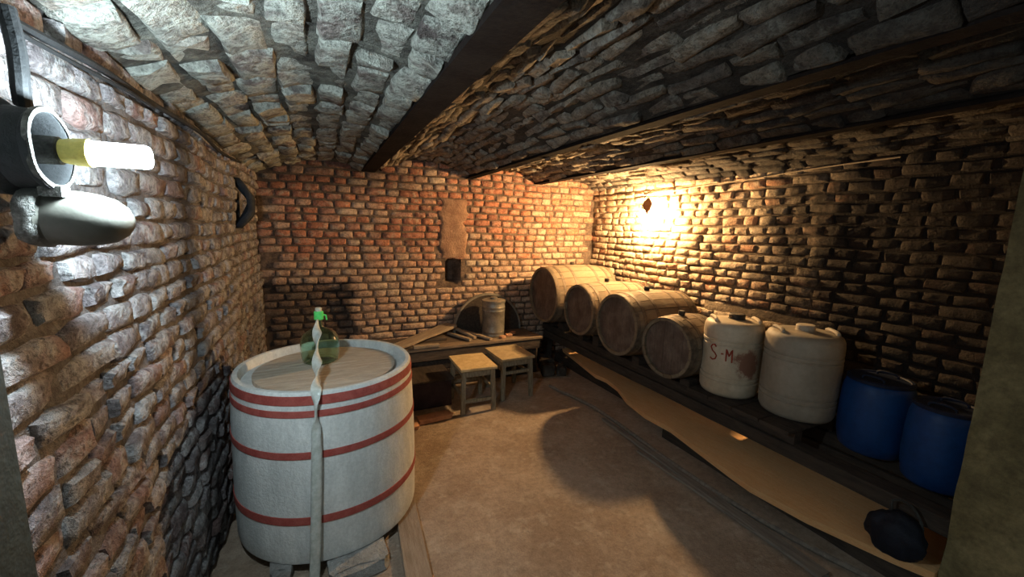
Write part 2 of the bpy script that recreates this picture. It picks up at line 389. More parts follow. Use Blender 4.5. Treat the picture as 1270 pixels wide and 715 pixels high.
for i, (a, b) in enumerate(BEAMS):
    mb = MB(); z_ = 2.185 if i == 0 else 2.196; mb.box(a, b, -0.5, YB + 0.03, z_, 2.21); m = (a + b) / 2; mb.box(m - 0.006, m + 0.006, -0.5, YB + 0.03, 2.198, 2.36)
    struct(mb.build('trim_%d' % (i + 1), M_rust, None, False))
# front wall: the near pier with olive distemper, and the left jamb
t = NT('olive_distemper'); a = t.noise(3, 4, 0.6); b = t.noise(60, 4, 0.7); x, y, z = t.xyz()
c = t.mix(t.step(a, 0.3, 0.7), (0.15, 0.12, 0.055), (0.30, 0.24, 0.12)); c = t.mix(0.6, c, t.ramp(t.noise(14, 5, 0.7), [(0.35, 0.4), (0.6, 1.1)]), 'MULTIPLY'); c = t.mix(0.6, c, t.ramp(b, [(0.3, 0.5), (0.7, 1.0)]), 'MULTIPLY')
t.bump(t.math('ADD', a, b), 0.006); M_olive = t.done(c, 0.8)
def pier(a, b):
    return Vector((2.50 + 0.008 * mnoise.noise(Vector((a * 4, b * 9, 0))), -0.45 + a * 1.045 + 0.008 * mnoise.noise(Vector((b * 11, a, 0))) * a, -0.02 + b * 2.4))
struct(sheet(12, 40, pier, (0.85, 0, 0)).build('wall_front', M_olive, None, True, 50))
M_jamb = simple('dark_green_paint', (0.018, 0.025, 0.024), (0.03, 0.04, 0.036), 6, 0.55, 0, 0.002, local=False)
mb = MB(); mb.box(-0.49, -0.405, 0.70, 0.785, -0.01, 2.0); mb.box(-0.49, -0.43, 0.785, 0.80, -0.01, 2.0)
struct(mb.build('door_1', M_jamb, None, False))

# ---------------------------------------------------------------- tub
M_tub = (lambda t: (t.bump(t.math('ADD', t.noise(9, 4, 0.6, t.scale(t.obj(), (3, 3, 0.5))), t.noise(90, 3, 0.7)), 0.003),
    t.done(t.mix(0.6, t.mix(t.step(t.noise(5, 5, 0.7, t.scale(t.obj(), (2, 2, 0.6))), 0.35, 0.7), (0.54, 0.56, 0.55), (0.70, 0.71, 0.69)),
    t.ramp(t.noise(70, 4, 0.75), [(0.25, 0.55), (0.7, 1.0)]), 'MULTIPLY'), 0.75))[1])(NT('grey_limed_tub'))
M_band = simple('faded_red_band', (0.30, 0.055, 0.045), (0.40, 0.10, 0.08), 20, 0.7, 0, 0.002)
M_tan = simple('tan_lid_wood', (0.40, 0.34, 0.27), (0.56, 0.49, 0.40), 6, 0.85, 0, 0.004, stretch=(1, 7, 1))
TX, TY, TH = 0.015, 2.345, 0.905
tub = thing('wine_tub', 'large round grey tub with red bands standing by the left wall', 'tub', (TX, TY, 0.06))
RB, RT, RH = 0.462, 0.442, 0.842
def trad(z): return RB + (RT - RB) * z / RH + 0.008 * math.sin(PI * z / RH)
prof = [(RB - 0.02, 0.0), (RB - 0.003, 0.004)] + [(trad(z), z) for z in [0.02 + (RH - 0.03) * i / 12 for i in range(13)]] + [(RT - 0.006, RH), (RT - 0.026, RH), (RT - 0.032, RH - 0.008), (RT - 0.034, RH - 0.05), (0.0, RH - 0.052)]
MB().lathe(prof, 72, wob=0.004).build('tub_body', M_tub, tub)
for z0, z1 in ((0.784, 0.826), (0.728, 0.758), (0.532, 0.565), (0.208, 0.246)):
    q = 0.0035; MB().lathe([(trad(z0) - 0.004, z0), (trad(z0) + q, z0), (trad((z0 + z1) / 2) + q + .001, (z0 + z1) / 2), (trad(z1) + q, z1), (trad(z1) - 0.004, z1)], 72, cap=False, wob=0.004).build('painted_band', M_band, tub)
w_ = 0.118
for k in range(6):
    y0 = -0.354 + k * w_; y1 = y0 + w_ - 0.004; vs = []; n = 10; rr = 0.355
    def hx(y): return math.sqrt(max(rr * rr - y * y, 0.0))
    up = []; dn = []
    ys = [y0 + (y1 - y0) * i / n for i in range(n + 1)]
    for s in (1, -1):
        for y in (ys if s == 1 else ys[::-1]): up.append(Vector((s * hx(y), y, RH - 0.030 + U(0, .001)))); dn.append(Vector((s * hx(y), y, RH - 0.050)))
    m = len(up); fs = [tuple(range(m)), tuple(range(2 * m - 1, m - 1, -1))] + [(i, (i + 1) % m, m + (i + 1) % m, m + i) for i in range(m)]
    mb = MB(); mb.add([RZ(0.25) @ v for v in up + dn], fs); mb.build('lid_board', M_tan, tub, False)
# stones and boards under and beside it
M_stone = simple('grey_stone', (0.20, 0.19, 0.18), (0.34, 0.33, 0.31), 12, 0.9, 0, 0.01)
M_oldboard = simple('dusty_board', (0.25, 0.18, 0.125), (0.36, 0.28, 0.21), 7, 0.85, 0, 0.004, stretch=(1, 9, 3))
def rock(name, L, W, H, mat, seed, label, cat, loc, rz, group=None, j=0.08):
    rs = random.Random(seed); bm = bmesh.new(); bmesh.ops.create_cube(bm, size=1)
    bmesh.ops.bevel(bm, geom=bm.edges[:], offset=0.10, segments=1, affect='EDGES'); bmesh.ops.subdivide_edges(bm, edges=bm.edges[:], cuts=1, use_grid_fill=True)
    for v in bm.verts:
        v.co = Vector(((v.co.x + rs.uniform(-j, j) * .5) * L, (v.co.y + rs.uniform(-j, j) * .5) * W, (v.co.z + 0.5 + (rs.uniform(-j, j) * .5 if v.co.z > -0.4 else 0)) * H))
    me = bpy.data.meshes.new(name); bm.to_mesh(me); bm.free(); me.materials.append(mat)
    me.polygons.foreach_set('use_smooth', [True] * len(me.polygons)); me.set_sharp_from_angle(angle=0.8)
    o = link(name, me); o.location = loc; o.rotation_euler = (0, 0, rz); return tag(o, label, cat, group)
rock('stone_block', 0.09, 0.34, 0.062, M_stone, 1, 'narrow grey stone block under the front left of the banded tub', 'stone', (-0.235, 2.07, -0.003), 0.1)
rock('stone_block', 0.26, 0.40, 0.062, M_stone, 2, 'wide flat stone under the front right of the banded tub', 'stone', (0.10, 1.98, -0.003), 0.1)
o = MB().plank(0.95, 0.12, 0.03, seg=8, wob=0.002).build('floor_board', M_oldboard); o.location = (0.335, 1.36, 0.004); o.rotation_euler = (0, 0, 1.50)
tag(o, 'short dusty board lying on the floor beside the tub', 'board')

# ---------------------------------------------------------------- demijohn with twisted plastic sleeve
def glass(name, col, rough=0.03):
    t = NT(name); t.b.inputs['Transmission Weight'].default_value = 1.0; t.b.inputs['IOR'].default_value = 1.45
    return t.done(col, rough, 0, 0.5)
M_green = glass('green_glass', (0.66, 0.90, 0.80), 0.05)
M_cap = simple('bright_green_plastic', (0.10, 0.75, 0.16), (0.16, 0.85, 0.22), 8, 0.4, 0, 0.0005)
M_cork = simple('cork', (0.62, 0.55, 0.42), (0.75, 0.68, 0.55), 40, 0.9, 0, 0.002)
dj = thing('demijohn', 'green glass demijohn with bright green cap on the banded tub lid', 'bottle', (-0.02, 2.44, 0.873))
P = [(0.0, 0.0), (0.075, 0.0), (0.092, 0.012), (0.100, 0.05), (0.102, 0.10), (0.099, 0.135), (0.085, 0.165), (0.055, 0.186), (0.026, 0.198), (0.016, 0.215), (0.016, 0.262), (0.020, 0.264), (0.020, 0.275), (0.013, 0.276)]
Pin = [(max(r - 0.004, 0), z + (0.005 if i < 2 else 0)) for i, (r, z) in enumerate(P[:-1])][::-1]
dj_body = MB().lathe(P + Pin, 36, cap=False).build('glass_body', M_green, dj)
MB().lathe([(0.0235, 0.245), (0.025, 0.248), (0.025, 0.288), (0.021, 0.292), (0, 0.292)], 20).tube([(0.02, 0, 0.27), (0.036, 0, 0.266), (0.04, 0, 0.24)], 0.005, 6).build('screw_cap', M_cap, dj)
MB().lathe([(0.016, 0.291), (0.0175, 0.294), (0.0175, 0.308), (0.014, 0.312), (0, 0.312)], 16).build('cork', M_cork, dj_body)
t = NT('milky_plastic'); t.b.inputs['Transmission Weight'].default_value = 0.35
t.bump(t.noise(30, 4, 0.7), 0.004); M_film = t.done(t.mix(t.step(t.noise(40, 3, 0.7), 0.3, 0.7), (0.55, 0.60, 0.55), (0.80, 0.83, 0.80)), 0.28, 0, 0.6)
def ribbon(pts, wid, ang, thick=0.004, n=10):
    vs = []; fs = []; m = len(pts)
    for i, p in enumerate(pts):
        p = Vector(p); a = ang[i]; d = (Vector(pts[min(i + 1, m - 1)]) - Vector(pts[max(i - 1, 0)])).normalized()
        sx = Vector((1, 0, 0)); sx = (sx - d * sx.dot(d)).normalized(); sy = d.cross(sx)
        e1 = sx * math.cos(a) + sy * math.sin(a); e2 = d.cross(e1)
        for k in range(n):
            q = 2 * PI * k / n; vs.append(p + e1 * wid[i] / 2 * math.cos(q) + e2 * (thick[i] if isinstance(thick, list) else thick) * math.sin(q))
    for i in range(m - 1):
        for k in range(n): b = (k + 1) % n; fs.append((i * n + k, i * n + b, (i + 1) * n + b, (i + 1) * n + k))
    fs.append(tuple(range(n - 1, -1, -1))); fs.append(tuple((m - 1) * n + k for k in range(n)))
    return MB().add(vs, fs)
path = [(-0.028, 2.410, 1.120), (-0.030, 2.36, 1.09), (-0.032, 2.28, 1.05), (-0.034, 2.16, 0.99), (-0.036, 2.05, 0.945), (-0.038, 1.96, 0.925), (-0.040, 1.905, 0.912), (-0.042, 1.885, 0.875), (-0.045, 1.875, 0.80), (-0.05, 1.868, 0.6), (-0.065, 1.862, 0.3), (-0.083, 1.858, 0.004)]
def resample(pts, n):
    pts = [Vector(p) for p in pts]; L = [0]
    for i in range(len(pts) - 1): L.append(L[-1] + (pts[i + 1] - pts[i]).length)
    out = []
    for k in range(n):
        s = L[-1] * k / (n - 1); i = max(j for j in range(len(pts) - 1) if L[j] <= s + 1e-9); f = (s - L[i]) / (L[i + 1] - L[i])
        p0 = pts[max(i - 1, 0)]; p1 = pts[i]; p2 = pts[i + 1]; p3 = pts[min(i + 2, len(pts) - 1)]
        out.append(0.5 * ((2 * p1) + (p2 - p0) * f + (2 * p0 - 5 * p1 + 4 * p2 - p3) * f * f + (3 * p1 - p0 - 3 * p2 + p3) * f ** 3))
    return out
rp = resample(path, 150); wid = []; ang = []; th = []
for i in range(150):
    s = i / 149
    tw = min(s / 0.52, 1.0); lob = abs(math.sin(PI * (tw * 3.5)))
    wid.append(0.016 + 0.030 * lob if tw < 1 else 0.046); ang.append(PI * tw * 3.5 + PI / 2 if tw < 1 else PI * 4); th.append(0.006 if tw < 1 else 0.011)
    if 0.5 < s < 0.56: wid[-1] = 0.04
o = ribbon(rp, wid, ang, th).build('plastic_sleeve', M_film, None, True, 80); tag(o, 'twisted strip of milky plastic hanging from the demijohn down the tub', 'plastic strip')

# ---------------------------------------------------------------- lamps
M_black = simple('black_enamel', (0.010, 0.011, 0.012), (0.022, 0.024, 0.026), 12, 0.75, 0.0, 0.002)
M_crust = simple('crusted_metal', (0.05, 0.048, 0.043), (0.20, 0.195, 0.18), 30, 0.85, 0.1, 0.006)
M_yellow = simple('yellow_plastic', (0.62, 0.50, 0.10), (0.75, 0.62, 0.18), 20, 0.5, 0, 0.001)
M_dome = simple('dusty_grey_glass', (0.06, 0.058, 0.048), (0.12, 0.115, 0.098), 5, 0.5, 0.0, 0.001)
M_cool = emit_mat('white_lamp_glow', (0.74, 0.92, 1.0), COOL_W)
M_warm = emit_mat('warm_bulb_glow', (1.0, 0.62, 0.27), WARM_W)
LX, LY, LZ = -0.41, 1.005, 1.764
lamp = thing('wall_lamp', 'open round bulkhead lamp with glowing white bulb on left wall', 'lamp', (XL + 0.01, LY, LZ - 0.08))
def AX(x, y, z): return T(x, y, z) @ RY(PI / 2)     # lathe z axis -> +X
c0 = (0.0, 0.0, 0.08)
hous = MB().lathe([(0.0, 0.0), (0.078, 0.0), (0.080, 0.02), (0.068, 0.032), (0.065, 0.062), (0.069, 0.068), (0.069, 0.074), (0.062, 0.074), (0.059, 0.065), (0.058, 0.03), (0.0, 0.028)], 40, AX(*c0), cap=False).build('lamp_housing', M_black, lamp)
MB().lathe([(0.062, 0.069), (0.0695, 0.069), (0.0705, 0.073), (0.0695, 0.077), (0.062, 0.077)], 40, AX(*c0), cap=False, wob=0.004).build('housing_rim', M_crust, hous)
MB().lathe([(0.022, 0.028), (0.024, 0.03), (0.024, 0.085), (0.019, 0.087)], 20, AX(*c0)).build('lamp_holder', M_crust, lamp)
MB().lathe([(0.015, 0.086), (0.020, 0.088), (0.0235, 0.105), (0.0245, 0.125), (0.022, 0.128)], 20, AX(*c0)).build('bulb_base', M_yellow, lamp)
MB().lathe([(0.021, 0.128), (0.0215, 0.13), (0.0215, 0.200), (0.019, 0.207), (0, 0.209)], 20, AX(*c0)).build('white_bulb', M_cool, lamp)
dc = (0.028, 0.035, -0.034)
gcov = MB().lathe([(0.0, -0.002), (0.050, 0.0), (0.056, 0.006), (0.056, 0.018), (0.051, 0.024), (0.051, 0.06), (0.048, 0.085), (0.041, 0.108), (0.028, 0.125), (0.012, 0.134), (0.0, 0.135)], 36, AX(*dc) @ RX(0.0) @ RY(0.06)).build('glass_cover', M_dome, lamp)
MB().lathe([(0.052, -0.006), (0.060, -0.004), (0.062, 0.004), (0.060, 0.016), (0.054, 0.022)], 36, AX(*dc) @ RY(0.06), cap=False, wob=0.012).build('cover_rim', M_crust, gcov)
MB().box(0.055, 0.085, -0.015, 0.015, 0.0, 0.018).build('hinge', M_crust, lamp)
pp = resample([(-0.445, 1.0, 1.985), (-0.44, 1.0, 1.93), (-0.44, 1.0, 1.89), (-0.445, 1.008, 1.86), (-0.45, 1.02, 1.838)], 24)
o = MB().tube(pp, 0.012, 10).build('conduit_pipe', M_black); tag(o, 'short curved black conduit pipe above the bulkhead lamp', 'pipe')
def cable(name, pts, r, mat, label, cat='cable', n=60):
    o = MB().tube(resample(pts, n), r, 7).build(name, mat); return tag(o, label, cat)
def lw(y, z, d=0.02): p = ptl(y - 0.1, z, d); return (p.x, p.y, p.z)
cable('power_cable', [lw(0.75, 2.03, 0.03), lw(0.95, 1.99, 0.03), lw(1.1, 2.0, 0.02), lw(1.4, 2.015, 0.03), lw(1.8, 2.03, 0.02), lw(2.3, 2.04, 0.03), lw(2.9, 2.04, .02), lw(3.45, 2.06, 0.03)], 0.009, M_black, 'thick black cable running along the top of the left wall')
cable('power_cable', [lw(0.72, 1.98, 0.03), lw(0.9, 1.965, 0.05), lw(1.02, 1.975, 0.04), lw(1.2, 1.985, 0.03), lw(1.5, 1.995, 0.035), lw(1.75, 2.01, .03)], 0.005, M_black, 'thin black cable sagging below the thick one near the lamp')
# warm bulb on the right wall
BX, BY, BZ = 3.12, 3.302, 1.842
wb_ = thing('wall_bulb', 'bare glowing warm bulb hanging close to the right wall', 'lamp', (BX, BY, BZ))
MB().lathe([(0, -0.045), (0.015, -0.042), (0.027, -0.03), (0.032, -0.012), (0.030, 0.006), (0.020, 0.028), (0.013, 0.042), (0, 0.043)], 20).build('glowing_bulb', M_warm, wb_)
MB().lathe([(0.0, 0.04), (0.017, 0.042), (0.018, 0.085), (0.010, 0.10), (0.0, 0.10)], 16).build('bulb_socket', M_black, wb_)
MB().tube([(0, 0, 0.10), (0.01, 0.005, 0.16), (0.05, 0.01, 0.22), (0.12, 0.01, 0.25)], 0.004, 6).build('flex', M_black, wb_)
M_leaf = simple('rusty_card', (0.40, 0.18, 0.09), (0.55, 0.28, 0.14), 25, 0.9, 0, 0.002)
lf = thing('rusty_card', 'small rust-brown pointed card hanging in front of the warm bulb', 'card', (BX - 0.05, BY - 0.11, BZ + 0.02))
vs = []; n = 12
for i in range(n + 1):
    s = i / n; ww = 0.046 * math.sin(PI * min(s ** 0.8, 1)) + 0.002; z = -0.03 + 0.17 * (1 - s)
    for sd in (-1, 0, 1): vs.append(Vector((sd * ww * 0.8, sd * ww * -0.5, z + 0.004 * sd)) + Vector((0, -0.012 if sd == 0 else 0, 0)))
fs = [(i * 3 + k, i * 3 + k + 1, i * 3 + k + 4, i * 3 + k + 3) for i in range(n) for k in (0, 1)]
mb = MB(); m0 = len(vs); mb.add(vs + [v + Vector((0.003, 0.004, 0)) for v in vs], fs + [tuple(reversed([q + m0 for q in f])) for f in fs] + [(i * 3, i * 3 + 3, i * 3 + 3 + m0, i * 3 + m0) for i in range(n)] + [(i * 3 + 2, i * 3 + 2 + m0, i * 3 + 5 + m0, i * 3 + 5) for i in range(n)])
mb.build('card_face', M_leaf, lf)
MB().tube([(0, 0.004, 0.135), (0.02, 0.04, 0.18), (0.09, 0.08, 0.235)], 0.002, 5).build('string', M_leaf, lf)
def rw(y, z, d=0.015): p = ptr(y + 0.3, z, d); return (p.x, p.y, p.z)
M_wire = simple('pale_wire', (0.35, 0.27, 0.18), (0.5, 0.4, 0.28), 20, 0.6)
cable('wall_wire', [rw(4.3, 2.075), rw(3.9, 2.075), rw(3.4, 2.06), rw(2.83, 2.095), rw(2.3, 2.12), rw(1.78, 2.15), rw(1.3, 2.16)], 0.005, M_wire, 'thin wire stretched along the top of the right wall')

# ---------------------------------------------------------------- barrels
t = NT('dusty_stave_wood'); v = t.scale(t.obj(), (1.2, 9, 9)); a = t.noise(3, 4, 0.6, v); b = t.noise(14, 4, 0.7, v); g = t.noise(8, 4, 0.7, t.obj())
rnd = t.add('ShaderNodeObjectInfo').outputs['Random']
c = t.mix(rnd, (0.19, 0.135, 0.085), (0.25, 0.19, 0.125)); c = t.mix(t.math('MULTIPLY', t.step(g, 0.4, 0.7), 0.5), c, (0.29, 0.235, 0.17))
c = t.mix(0.6, c, t.ramp(b, [(0.3, 0.5), (0.65, 1.0)]), 'MULTIPLY'); t.bump(t.math('ADD', a, b), 0.003); M_stave = t.done(c, 0.85)
t = NT('dark_head_wood'); v = t.scale(t.obj(), (9, 9, 1.2)); b = t.noise(10, 4, 0.7, v); g = t.noise(6, 4, 0.7, t.obj())
c = t.mix(t.step(g, 0.35, 0.7), (0.11, 0.075, 0.06), (0.20, 0.15, 0.12)); c = t.mix(0.6, c, t.ramp(b, [(0.3, 0.4), (0.7, 1.0)]), 'MULTIPLY'); t.bump(b, 0.003); M_head = t.done(c, 0.75)
M_hoop = simple('dusty_iron_hoop', (0.13, 0.10, 0.075), (0.24, 0.19, 0.14), 25, 0.7, 0.5, 0.002)
M_bung = simple('dark_bung', (0.03, 0.025, 0.02), (0.07, 0.055, 0.045), 20, 0.8)
def barrel(label, xh, yc, zc, rh, rb, L, yaw, ns=18):
    ob = thing('barrel', label, 'barrel', (xh + L / 2, yc, zc - rb), (0, 0, yaw), 'barrels on the rack along the right wall')
    def rad(x): q = (x / (L / 2)); return rb - (rb - rh) * q * q
    nl = 8; th = 0.024
    for k in range(ns):
        a0 = 2 * PI * k / ns + 0.004 / rb; a1 = 2 * PI * (k + 1) / ns - 0.001 / rb; jr = U(-0.001, 0.001); vs = []
        for i in range(nl + 1):
            x = -L / 2 + L * i / nl; r = rad(x) + jr
            for (q, rr) in ((a0, r - th), (a0, r), ((a0 + a1) / 2, r), (a1, r), (a1, r - th)):
                vs.append(Vector((x, rr * math.sin(q), rb + rr * math.cos(q))))
        fs = [(i * 5 + j, i * 5 + (j + 1) % 5, (i + 1) * 5 + (j + 1) % 5, (i + 1) * 5 + j) for i in range(nl) for j in range(5)] + [(0, 1, 2, 3, 4), tuple(nl * 5 + 4 - j for j in range(5))]
        MB().add(vs, fs).build('stave', M_stave, ob, True, 40)
    for sd in (-1, 1):
        rr = rh - 0.02; nb = 5; wd = 2 * rr / nb
        for k in range(nb):
            y0 = -rr + k * wd; y1 = y0 + wd - 0.002; n = 5; ys = [y0 + (y1 - y0) * i / n for i in range(n + 1)]; A = []; B = []
            for s in (1, -1):
                for y in (ys if s == 1 else ys[::-1]):
                    h = math.sqrt(max(rr * rr - y * y, 0)); x = sd * (L / 2 - 0.028)
                    A.append(Vector((x, y, rb + s * h))); B.append(Vector((x - sd * 0.018, y, rb + s * h)))
            m = len(A); MB().add(A + B, [tuple(range(m)), tuple(range(2 * m - 1, m - 1, -1))] + [(i, (i + 1) % m, m + (i + 1) % m, m + i) for i in range(m)]).build('head_board', M_head, ob, False)
    for f in (-0.94, -0.74, -0.36, 0.36, 0.74, 0.94):
        x = f * L / 2; w2 = 0.016; e = 0.0025
        MB().lathe([(rad(x - w2) - 0.002, x - w2), (rad(x - w2) + e, x - w2), (rad(x + w2) + e, x + w2), (rad(x + w2) - 0.002, x + w2)], 40, T(0, 0, rb) @ RY(PI / 2), cap=False).build('hoop', M_hoop, ob)
    MB().lathe([(0.024, -0.006), (0.026, 0.026), (0.022, 0.034), (0, 0.034)], 12, T(-0.03, 0, 2 * rb)).build('bung', M_bung, ob)
    return ob
barrel('largest dusty barrel, furthest back in the corner by the brick wall', 2.36, 4.05, 0.885, 0.325, 0.352, 0.86, 0.0, 22)
barrel('smaller dusty barrel between the corner barrel and the big middle one', 2.40, 3.38, 0.83, 0.262, 0.286, 0.78, 0.0)
barrel('big dusty barrel third from the corner with bung on top', 2.40, 2.785, 0.81, 0.278, 0.303, 0.76, 0.0, 20)
barrel('small dark-headed barrel beside the lettered white jug', 2.44, 2.238, 0.748, 0.240, 0.254, 0.38, 0.06)
# rack
M_dark = simple('dark_timber', (0.035, 0.027, 0.022), (0.075, 0.055, 0.042), 6, 0.85, 0, 0.005, stretch=(6, 1, 6), local=False)
rk = thing('barrel_rack', 'low dark timber rack under the barrels and jugs', 'rack', (2.9, 2.4, 0))
for x in (2.60, 3.02):
    MB().plank(3.75, 0.12, 0.085, T(x - 2.9, -1.85, 0.30) @ RZ(PI / 2), 14, 0.002).build('long_rail', M_dark, rk)
    MB().plank(3.07, 0.08, 0.075, T(x - 2.9, -1.11, 0.388) @ RZ(PI / 2), 10, 0.001).build('upper_rail', M_dark, rk)
MB().plank(3.70, 0.03, 0.155, T(0.03, -1.82, 0.150) @ RZ(PI / 2), 14, 0.001).build('skirting_board', M_dark, rk)
for y in (0.56, 4.28):
    for x in (2.60, 3.02): MB().box(x - 2.94, x - 2.86, y - 2.44, y - 2.36, 0.0, 0.30).build('post', M_dark, rk, False)
for k in range(4): MB().plank(0.57, 0.18, 0.024, T(-0.41, -1.115 + 0.095 + k * 0.187, 0.464), 4, 0.0005).build('deck_board', M_dark, rk)
for i, (y, zb) in enumerate(((4.05, .533), (3.38, .544), (2.785, .507), (2.238, .494))):
    for x in (2.60, 3.02):
        for s in (-1, 1):
            b0 = 0.463; h = zb - b0 + 0.022
            MB().plank(0.10, 0.09, h, T(x - 2.95, y - 2.4 + s * 0.13, b0), 1).build('wedge', M_dark, rk, False)
# kerb, with the strip of warm light on it painted as an orange slab
M_lit_strip = simple('painted_warm_light', (0.88, 0.47, 0.20), (0.94, 0.58, 0.28), 9, 0.8, 0, 0.004, stretch=(8, 1, 8), local=False)  # saturated orange stands in for warm light that no lamp casts here
kp = [(2.75, 4.16), (2.70, 3.9), (2.575, 3.25), (2.60, 3.1), (2.556, 2.88), (2.44, 2.62), (2.396, 2.34), (2.401, 2.08), (2.339, 1.74), (2.30, 1.5), (2.291, 1.357), (2.322, 1.06), (2.373, 0.863), (2.419, 0.722), (2.47, 0.60)]  # outer edge follows the outline of the lit strip
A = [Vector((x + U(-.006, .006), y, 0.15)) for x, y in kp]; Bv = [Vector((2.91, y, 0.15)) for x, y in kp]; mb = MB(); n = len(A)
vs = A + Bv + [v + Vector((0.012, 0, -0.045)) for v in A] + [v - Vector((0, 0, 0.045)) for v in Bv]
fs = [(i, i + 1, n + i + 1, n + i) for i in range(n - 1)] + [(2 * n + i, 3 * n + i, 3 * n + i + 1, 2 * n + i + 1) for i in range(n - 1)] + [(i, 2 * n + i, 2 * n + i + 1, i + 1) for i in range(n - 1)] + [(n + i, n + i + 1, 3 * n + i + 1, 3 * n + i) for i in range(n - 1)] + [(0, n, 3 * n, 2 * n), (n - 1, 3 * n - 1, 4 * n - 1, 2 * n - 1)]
o = mb.add(vs, fs).build('kerb_lit_strip', M_lit_strip, None, False); tag(o, 'strip of warm light along the kerb below the barrels, painted as a ragged pale orange slab', 'plank')
mb = MB(); mb.box(2.46, 2.91, 0.595, 2.2, -0.02, 0.103); mb.box(2.66, 2.91, 2.2, 4.2, -0.02, 0.103)
struct(mb.build('trim_4', M_dark, None, False))

# ---------------------------------------------------------------- plastic jugs
t = NT('yellowed_white_plastic'); a = t.noise(4, 4, 0.6, t.obj()); b = t.noise(30, 4, 0.7, t.obj())
c = t.mix(t.step(a, 0.35, 0.7), (0.46, 0.38, 0.28), (0.58, 0.50, 0.39)); c = t.mix(0.4, c, t.ramp(b, [(0.3, 0.6), (0.65, 1.0)]), 'MULTIPLY')
x, y, z = t.xyz(t.obj())
def blob(t, ax, az, rx, rz):
    dx = t.math('DIVIDE', t.math('SUBTRACT', x, ax), rx); dz = t.math('DIVIDE', t.math('SUBTRACT', z, az), rz)
    return t.math('SQRT', t.math('ADD', t.math('MULTIPLY', dx, dx), t.math('MULTIPLY', dz, dz)))
sn = t.math('MULTIPLY', t.math('SUBTRACT', t.noise(14, 4, 0.75, t.obj()), 0.5), 1.6)
m1 = t.math('SUBTRACT', 1.0, t.step(t.math('ADD', blob(t, -0.065, 0.27, 0.085, 0.10), sn), 0.75, 1.1)); front = t.math('LESS_THAN', y, 0.0)
stained = t.mix(t.math('MULTIPLY', t.math('MULTIPLY', m1, front), 0.85), c, (0.17, 0.055, 0.03))
t.bump(b, 0.001); M_jug1 = t.done(stained, 0.55)
t = NT('greyed_white_plastic'); a = t.noise(4, 4, 0.6, t.obj()); b = t.noise(30, 4, 0.7, t.obj())
c = t.mix(t.step(a, 0.35, 0.7), (0.26, 0.225, 0.18), (0.34, 0.30, 0.245)); c = t.mix(0.4, c, t.ramp(b, [(0.3, 0.6), (0.65, 1.0)]), 'MULTIPLY'); t.bump(b, 0.001); M_jug2 = t.done(c, 0.6)
M_darkcap = simple('dark_cap', (0.03, 0.025, 0.022), (0.06, 0.05, 0.045), 15, 0.6)
M_palecap = simple('pale_cap', (0.45, 0.39, 0.31), (0.55, 0.48, 0.39), 15, 0.6)
def jug(label, x, y, z, r, h, mat, capm, cap_off, nm):
    ob = thing('plastic_jug', label, 'jug', (x, y, z), (0, 0, 0), 'white plastic jugs beside the barrels')
    hb = h - 0.02; g = 0.006
    pr = [(0, 0), (r * 0.80, 0), (r * 0.93, 0.012), (r * 0.985, 0.04)]
    for f in (0.22, 0.28, 0.70, 0.76):
        pr += [(r, hb * f - 0.014), (r, hb * f - 0.008), (r - g, hb * f - 0.004), (r - g, hb * f + 0.004), (r, hb * f + 0.008)]
    pr += [(r, hb * 0.86), (r * 0.985, hb * 0.92), (r * 0.93, hb * 0.965), (r * 0.80, hb * 0.99), (r * 0.5, hb), (0.0, hb + 0.004)]
    MB().lathe(pr, 48, wob=0.004).build('jug_body', mat, ob, True, 50)
    MB().lathe([(0.058, 0), (0.058, 0.006), (0.05, 0.008), (0.05, 0.012), (0.054, 0.013), (0.054, 0.036), (0.048, 0.042), (0, 0.042)], 28, T(cap_off[0], cap_off[1], hb - 0.002)).build('jug_cap', capm, ob)
    for s in (-1, 1):
        p = Vector((0, s * r * 0.72, hb - 0.008)); q = [(-0.07, 0, 0), (-0.06, 0, 0.014), (0, 0, 0.018), (0.06, 0, 0.014), (0.07, 0, 0)]
        MB().tube(resample([RZ(0.9) @ (Vector(a_) + p) for a_ in q], 14), 0.013, 8).build('moulded_handle', mat, ob)
    return ob
j1 = jug('yellowed white plastic jug marked S-M in red with a brown stain', 2.724, 1.866, 0.490, 0.196, 0.568, M_jug1, M_darkcap, (0.02, 0.0), 1)
j2 = jug('greyed white plastic jug with pale cap, beside the blue drums', 2.828, 1.448, 0.490, 0.215, 0.576, M_jug2, M_palecap, (0.0, 0.0), 2)
# lettering on the first jug: strokes laid on the cylinder (angle in degrees, height)
M_red = simple('red_brown_paint', (0.30, 0.035, 0.02), (0.36, 0.06, 0.03), 40, 0.7, 0, 0.0005)
j1z = 0.388
strokes = [[(-176, .80), (-180, .815), (-185, .81), (-188, .79), (-184, .765), (-178, .75), (-174, .73), (-176, .705), (-182, .695), (-188, .705)],
           [(-165, .755), (-160.5, .757)],
           [(-155, .705), (-155.5, .80), (-150, .745), (-145, .80), (-144, .70)]]
for st_ in strokes:
    pts = []
    for i in range(len(st_) - 1):
        for k in range(4):
            f = k / 4; pts.append((st_[i][0] * (1 - f) + st_[i + 1][0] * f, st_[i][1] * (1 - f) + st_[i + 1][1] * f))
    pts.append(st_[-1]); pts = [(math.radians(a_ + 1), 1.65 - (1.65 - z_) * 0.928 - 0.490 - 0.006) for a_, z_ in pts]
    P3 = [Vector((0.1965 * math.cos(a_), 0.1965 * math.sin(a_), z_)) for a_, z_ in pts]
    MB().tube(P3, 0.0052, 6).build('letter_stroke', M_red, j1)

